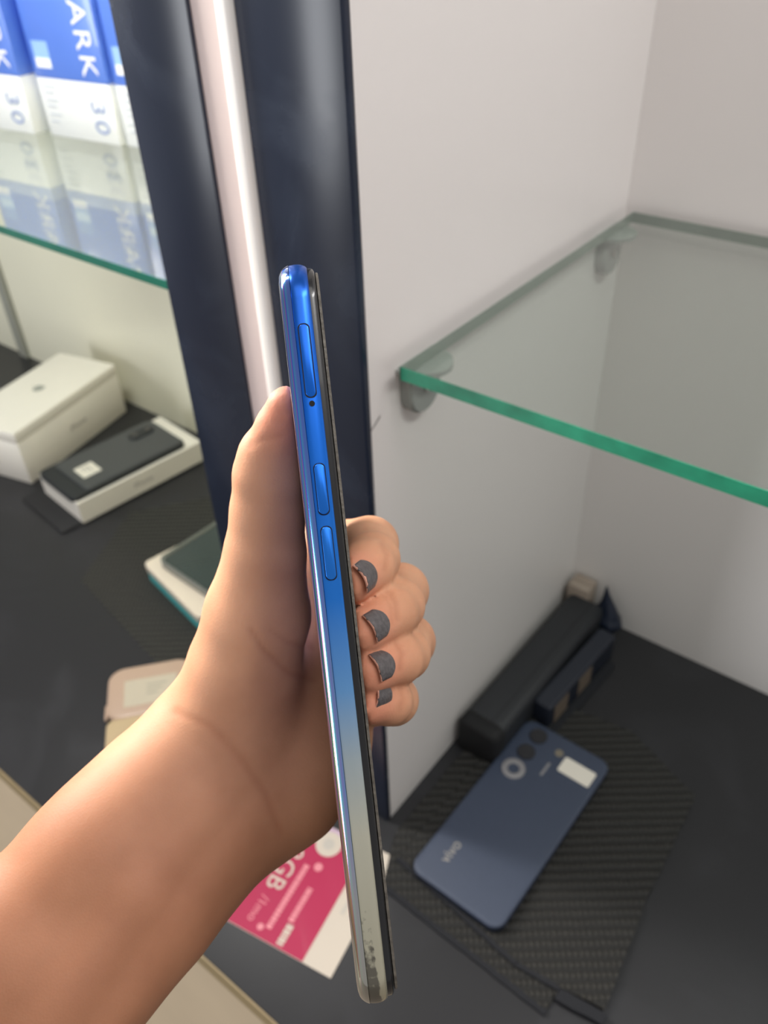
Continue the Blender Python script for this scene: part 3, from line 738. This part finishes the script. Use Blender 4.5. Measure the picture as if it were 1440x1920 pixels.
# per-vertex skin data: pinkness at the finger ends, creases
def seg_dist(V, a, b):
    ab = b - a; t = np.clip(((V - a) @ ab) / (ab @ ab + 1e-9), 0, 1)
    return np.linalg.norm(V - a - t[:, None] * ab, axis=1)
pink = np.zeros(len(HV))
for k_, v_ in fing.items():
    pink = np.maximum(pink, np.exp(-(np.linalg.norm(HV - v_[-1][0], axis=1) / 8.5) ** 2))
pink = np.maximum(pink, np.exp(-(np.linalg.norm(HV - thumb[-1][0], axis=1) / 11) ** 2))
crease = np.zeros(len(HV))
def crease_line(pts, wd, amt):
    global crease
    V2 = HV[:, :2] / HV[:, 2:3] * -220.0                    # followed over the surface that faces the viewer
    q = np.array([[(x - 720) * 220 / F_PX, -(y - 960) * 220 / F_PX] for x, y in pts])
    dmin = np.full(len(HV), 99.0)
    for a, b in zip(q, q[1:]):
        ab = b - a; t = np.clip(((V2 - a) @ ab) / (ab @ ab), 0, 1); dmin = np.minimum(dmin, np.linalg.norm(V2 - a - t[:, None] * ab, axis=1))
    crease = np.maximum(crease, amt * np.exp(-(dmin / wd) ** 2))
crease_line([(590, 1275), (540, 1262), (500, 1225), (470, 1180)], 0.8, 0.55)
crease_line([(585, 1215), (540, 1205), (505, 1180)], 0.7, 0.4)
crease_line([(330, 1335), (395, 1362), (450, 1420), (500, 1490), (525, 1560)], 1.1, 0.5)
crease_line([(470, 835), (500, 822), (530, 815)], 0.8, 0.4)
crease_line([(728, 1110), (742, 1130), (745, 1160)], 0.8, 0.6)
crease_line([(722, 1118), (734, 1138), (735, 1168)], 0.6, 0.4)
crease_line([(742, 1205), (754, 1225), (750, 1255)], 0.8, 0.6)
crease_line([(716, 1020), (726, 1040), (722, 1068)], 0.8, 0.5)
crease_line([(750, 1290), (756, 1310), (750, 1330)], 0.8, 0.5)
hm = bpy.data.meshes.new('body')
HW = np.array([to_world(p) for p in HV])
# normals for the crease inset
hm.from_pydata(HW.tolist(), [], HQ.tolist()); hm.update()
nrm = np.zeros(len(HW) * 3); hm.vertices.foreach_get('normal', nrm); nrm = nrm.reshape(-1, 3)
HW -= nrm * (crease * 0.00045)[:, None]
hm.vertices.foreach_set('co', HW.ravel())
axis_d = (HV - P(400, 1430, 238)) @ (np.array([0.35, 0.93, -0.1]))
pale_lit = 1 / (1 + np.exp(-axis_d / 9.0))  # paler palm, with the light on the hand painted in
for nm, arr in (('pink', pink), ('crease', crease), ('pale_lit', pale_lit)):
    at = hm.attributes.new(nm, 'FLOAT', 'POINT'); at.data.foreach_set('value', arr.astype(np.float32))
for p in hm.polygons: p.use_smooth = True
hm.update()

M_skin = bpy.data.materials.new('skin'); M_skin.use_nodes = True
nt = M_skin.node_tree; b = nt.nodes['Principled BSDF']
tc = nt.nodes.new('ShaderNodeTexCoord')
n1 = nt.nodes.new('ShaderNodeTexNoise'); n1.inputs['Scale'].default_value = 45; n1.inputs['Detail'].default_value = 6
nt.links.new(tc.outputs['Object'], n1.inputs['Vector'])
rp = nt.nodes.new('ShaderNodeValToRGB'); rp.color_ramp.elements[0].position = 0.3; rp.color_ramp.elements[1].position = 0.72
rp.color_ramp.elements[0].color = srgb(152, 103, 77); rp.color_ramp.elements[1].color = srgb(170, 119, 90)  # base tone darkened to carry the shade on the forearm
nt.links.new(n1.outputs['Fac'], rp.inputs[0])
a1 = nt.nodes.new('ShaderNodeAttribute'); a1.attribute_name = 'pink'
a2 = nt.nodes.new('ShaderNodeAttribute'); a2.attribute_name = 'crease'
a0 = nt.nodes.new('ShaderNodeAttribute'); a0.attribute_name = 'pale_lit'
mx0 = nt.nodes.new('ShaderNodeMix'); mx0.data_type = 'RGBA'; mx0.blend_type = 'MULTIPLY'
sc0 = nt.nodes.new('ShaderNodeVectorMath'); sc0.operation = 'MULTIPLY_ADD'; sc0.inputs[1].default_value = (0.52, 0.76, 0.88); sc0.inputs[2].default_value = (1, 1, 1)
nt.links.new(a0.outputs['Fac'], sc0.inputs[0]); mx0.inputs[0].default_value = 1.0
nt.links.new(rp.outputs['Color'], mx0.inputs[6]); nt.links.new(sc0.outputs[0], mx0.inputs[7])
mx1 = nt.nodes.new('ShaderNodeMix'); mx1.data_type = 'RGBA'; mx1.inputs[7].default_value = srgb(204, 124, 102)
m5 = nt.nodes.new('ShaderNodeMath'); m5.operation = 'MULTIPLY'; m5.inputs[1].default_value = 0.75
nt.links.new(a1.outputs['Fac'], m5.inputs[0]); nt.links.new(m5.outputs[0], mx1.inputs[0]); nt.links.new(mx0.outputs[2], mx1.inputs[6])
mx2 = nt.nodes.new('ShaderNodeMix'); mx2.data_type = 'RGBA'; mx2.inputs[7].default_value = srgb(150, 88, 62)
m6 = nt.nodes.new('ShaderNodeMath'); m6.operation = 'MULTIPLY'; m6.inputs[1].default_value = 0.5
nt.links.new(a2.outputs['Fac'], m6.inputs[0]); nt.links.new(m6.outputs[0], mx2.inputs[0]); nt.links.new(mx1.outputs[2], mx2.inputs[6])
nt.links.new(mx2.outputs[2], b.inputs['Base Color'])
b.inputs['Roughness'].default_value = 0.58; b.inputs['Specular IOR Level'].default_value = 0.22
b.inputs['Subsurface Weight'].default_value = 0.25; b.inputs['Subsurface Radius'].default_value = (1.0, 0.35, 0.2); b.inputs['Subsurface Scale'].default_value = 0.003
vo = nt.nodes.new('ShaderNodeTexVoronoi'); vo.inputs['Scale'].default_value = 1500
nt.links.new(tc.outputs['Object'], vo.inputs['Vector'])
n3 = nt.nodes.new('ShaderNodeTexNoise'); n3.inputs['Scale'].default_value = 350; n3.inputs['Detail'].default_value = 4
nt.links.new(tc.outputs['Object'], n3.inputs['Vector'])
ad = nt.nodes.new('ShaderNodeMath'); ad.operation = 'ADD'; nt.links.new(vo.outputs['Distance'], ad.inputs[0]); nt.links.new(n3.outputs['Fac'], ad.inputs[1])
bp = nt.nodes.new('ShaderNodeBump'); bp.inputs['Strength'].default_value = 0.10; bp.inputs['Distance'].default_value = 0.0003
nt.links.new(ad.outputs[0], bp.inputs['Height']); nt.links.new(bp.outputs['Normal'], b.inputs['Normal'])
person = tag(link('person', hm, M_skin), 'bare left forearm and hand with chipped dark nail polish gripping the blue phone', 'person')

# fingernails with chipped dark polish
M_nail = mat('nail', srgb(206, 150, 130), 0.3, coat=0.3)
M_polish = mat('dark_grey_polish', srgb(92, 88, 89), 0.4, metal=0.3, var=0.25, var_scale=900, bump=0.25, bump_scale=1500)
def nail(center, fwd, nor, wid, length, seed, label=None, chip=True):
    fwd = fwd / np.linalg.norm(fwd); nor = nor - fwd * (nor @ fwd); nor /= np.linalg.norm(nor); lat = np.cross(nor, fwd)
    rnd = random.Random(seed); R_ = wid * 0.70
    def patch(name, m, lift, v0, v1, s0, s1, ragged, parent):
        NU, NV = 14, 10; top = []; rows = []
        for j in range(NV + 1):
            row = []
            for i in range(NU + 1):
                s = s0 + (s1 - s0) * i / NU
                vv0, vv1 = v0, v1
                if ragged:
                    vv1 = v1 - ragged * (0.5 + 0.5 * math.sin(5 * s + seed)) - ragged * 0.4 * math.sin(17 * s + seed)
                cut = 0.30 * (abs(s) ** 2.4)                # rounded cuticle end
                lo_ = vv0 + cut * (1 - vv0)
                hi_ = vv1 - 0.12 * abs(s) ** 3
                v = lo_ + (max(hi_, lo_ + .02) - lo_) * j / NV
                th = s * 0.82
                p = center + lat * (R_ * math.sin(th)) + nor * (R_ * (math.cos(th) - 1) + lift - 0.35 * (v - 0.5) ** 2 * 2) + fwd * ((v - 0.5) * length)
                row.append(p)
            rows.append(row)
        bm = bmesh.new()
        V0 = [[bm.verts.new(to_world(p)) for p in r] for r in rows]
        V1 = [[bm.verts.new(to_world(p - nor * 0.35)) for p in r] for r in rows]
        for j in range(NV):
            for i in range(NU):
                bm.faces.new((V0[j][i], V0[j][i + 1], V0[j + 1][i + 1], V0[j + 1][i])); bm.faces.new((V1[j][i], V1[j + 1][i], V1[j + 1][i + 1], V1[j][i + 1]))
        for j in range(NV):
            bm.faces.new((V0[j][0], V0[j + 1][0], V1[j + 1][0], V1[j][0])); bm.faces.new((V0[j][NU], V1[j][NU], V1[j + 1][NU], V0[j + 1][NU]))
        for i in range(NU):
            bm.faces.new((V0[0][i], V1[0][i], V1[0][i + 1], V0[0][i + 1])); bm.faces.new((V0[NV][i], V0[NV][i + 1], V1[NV][i + 1], V1[NV][i]))
        return from_bm(name, bm, m, parent, 50)
    nl = patch('fingernail', M_nail, 0.0, 0.0, 1.0, -1, 1, 0, person)
    if chip: tag(patch('nail_polish', M_polish, 0.14, 0.01, 1.0, -0.99, 0.99, chip if chip is not True else 0.08, nl), 'chipped dark grey polish')
    return nl
HN = np.zeros(len(HV) * 3); hm.vertices.foreach_get('normal', HN); HN = HN.reshape(-1, 3)
HN = np.stack([HN @ RX, HN @ UX, -(HN @ FX)], 1)          # normals in hand space
def finger_nail(nm, seed, at, wid, length, chip):
    """seats a nail on the finger surface, along the last bone"""
    pts = [q[0] for q in fing[nm]]
    a = pts[-1] - pts[-2]; a /= np.linalg.norm(a)
    px = np.stack([720 - HV[:, 0] / HV[:, 2] * F_PX, 960 + HV[:, 1] / HV[:, 2] * F_PX], 1)
    near = np.where(np.hypot(px[:, 0] - at[0], px[:, 1] - at[1]) < 6)[0]
    zt = HV[near, 2].max()
    near = near[HV[near, 2] > zt - 4]
    p0 = HV[near].mean(0)
    ball = np.where(np.linalg.norm(HV - p0, axis=1) < 3.2)[0]
    nor = HN[ball].mean(0); nor /= np.linalg.norm(nor)
    return nail(p0 + nor * 0.75, a, nor, wid, length, seed, None, chip)
finger_nail('index', 1, (691, 1075), 7.6, 7.6, 0.10)
finger_nail('middle', 2, (711, 1168), 7.4, 7.2, 0.03)
finger_nail('ring', 3, (721, 1245), 7.2, 7.0, 0.03)
finger_nail('little', 4, (719, 1308), 6.6, 6.8, 0.03)
tp = [q[0] for q in thumb]
a = tp[-1] - tp[-2]; a /= np.linalg.norm(a)
nail(tp[-1] - a * 2 + np.array([-0.8, 0.3, -0.5]) / 0.99 * 5.2, a, np.array([-0.8, 0.3, -0.5]), 8.0, 9.0, 5, None, 0.1)
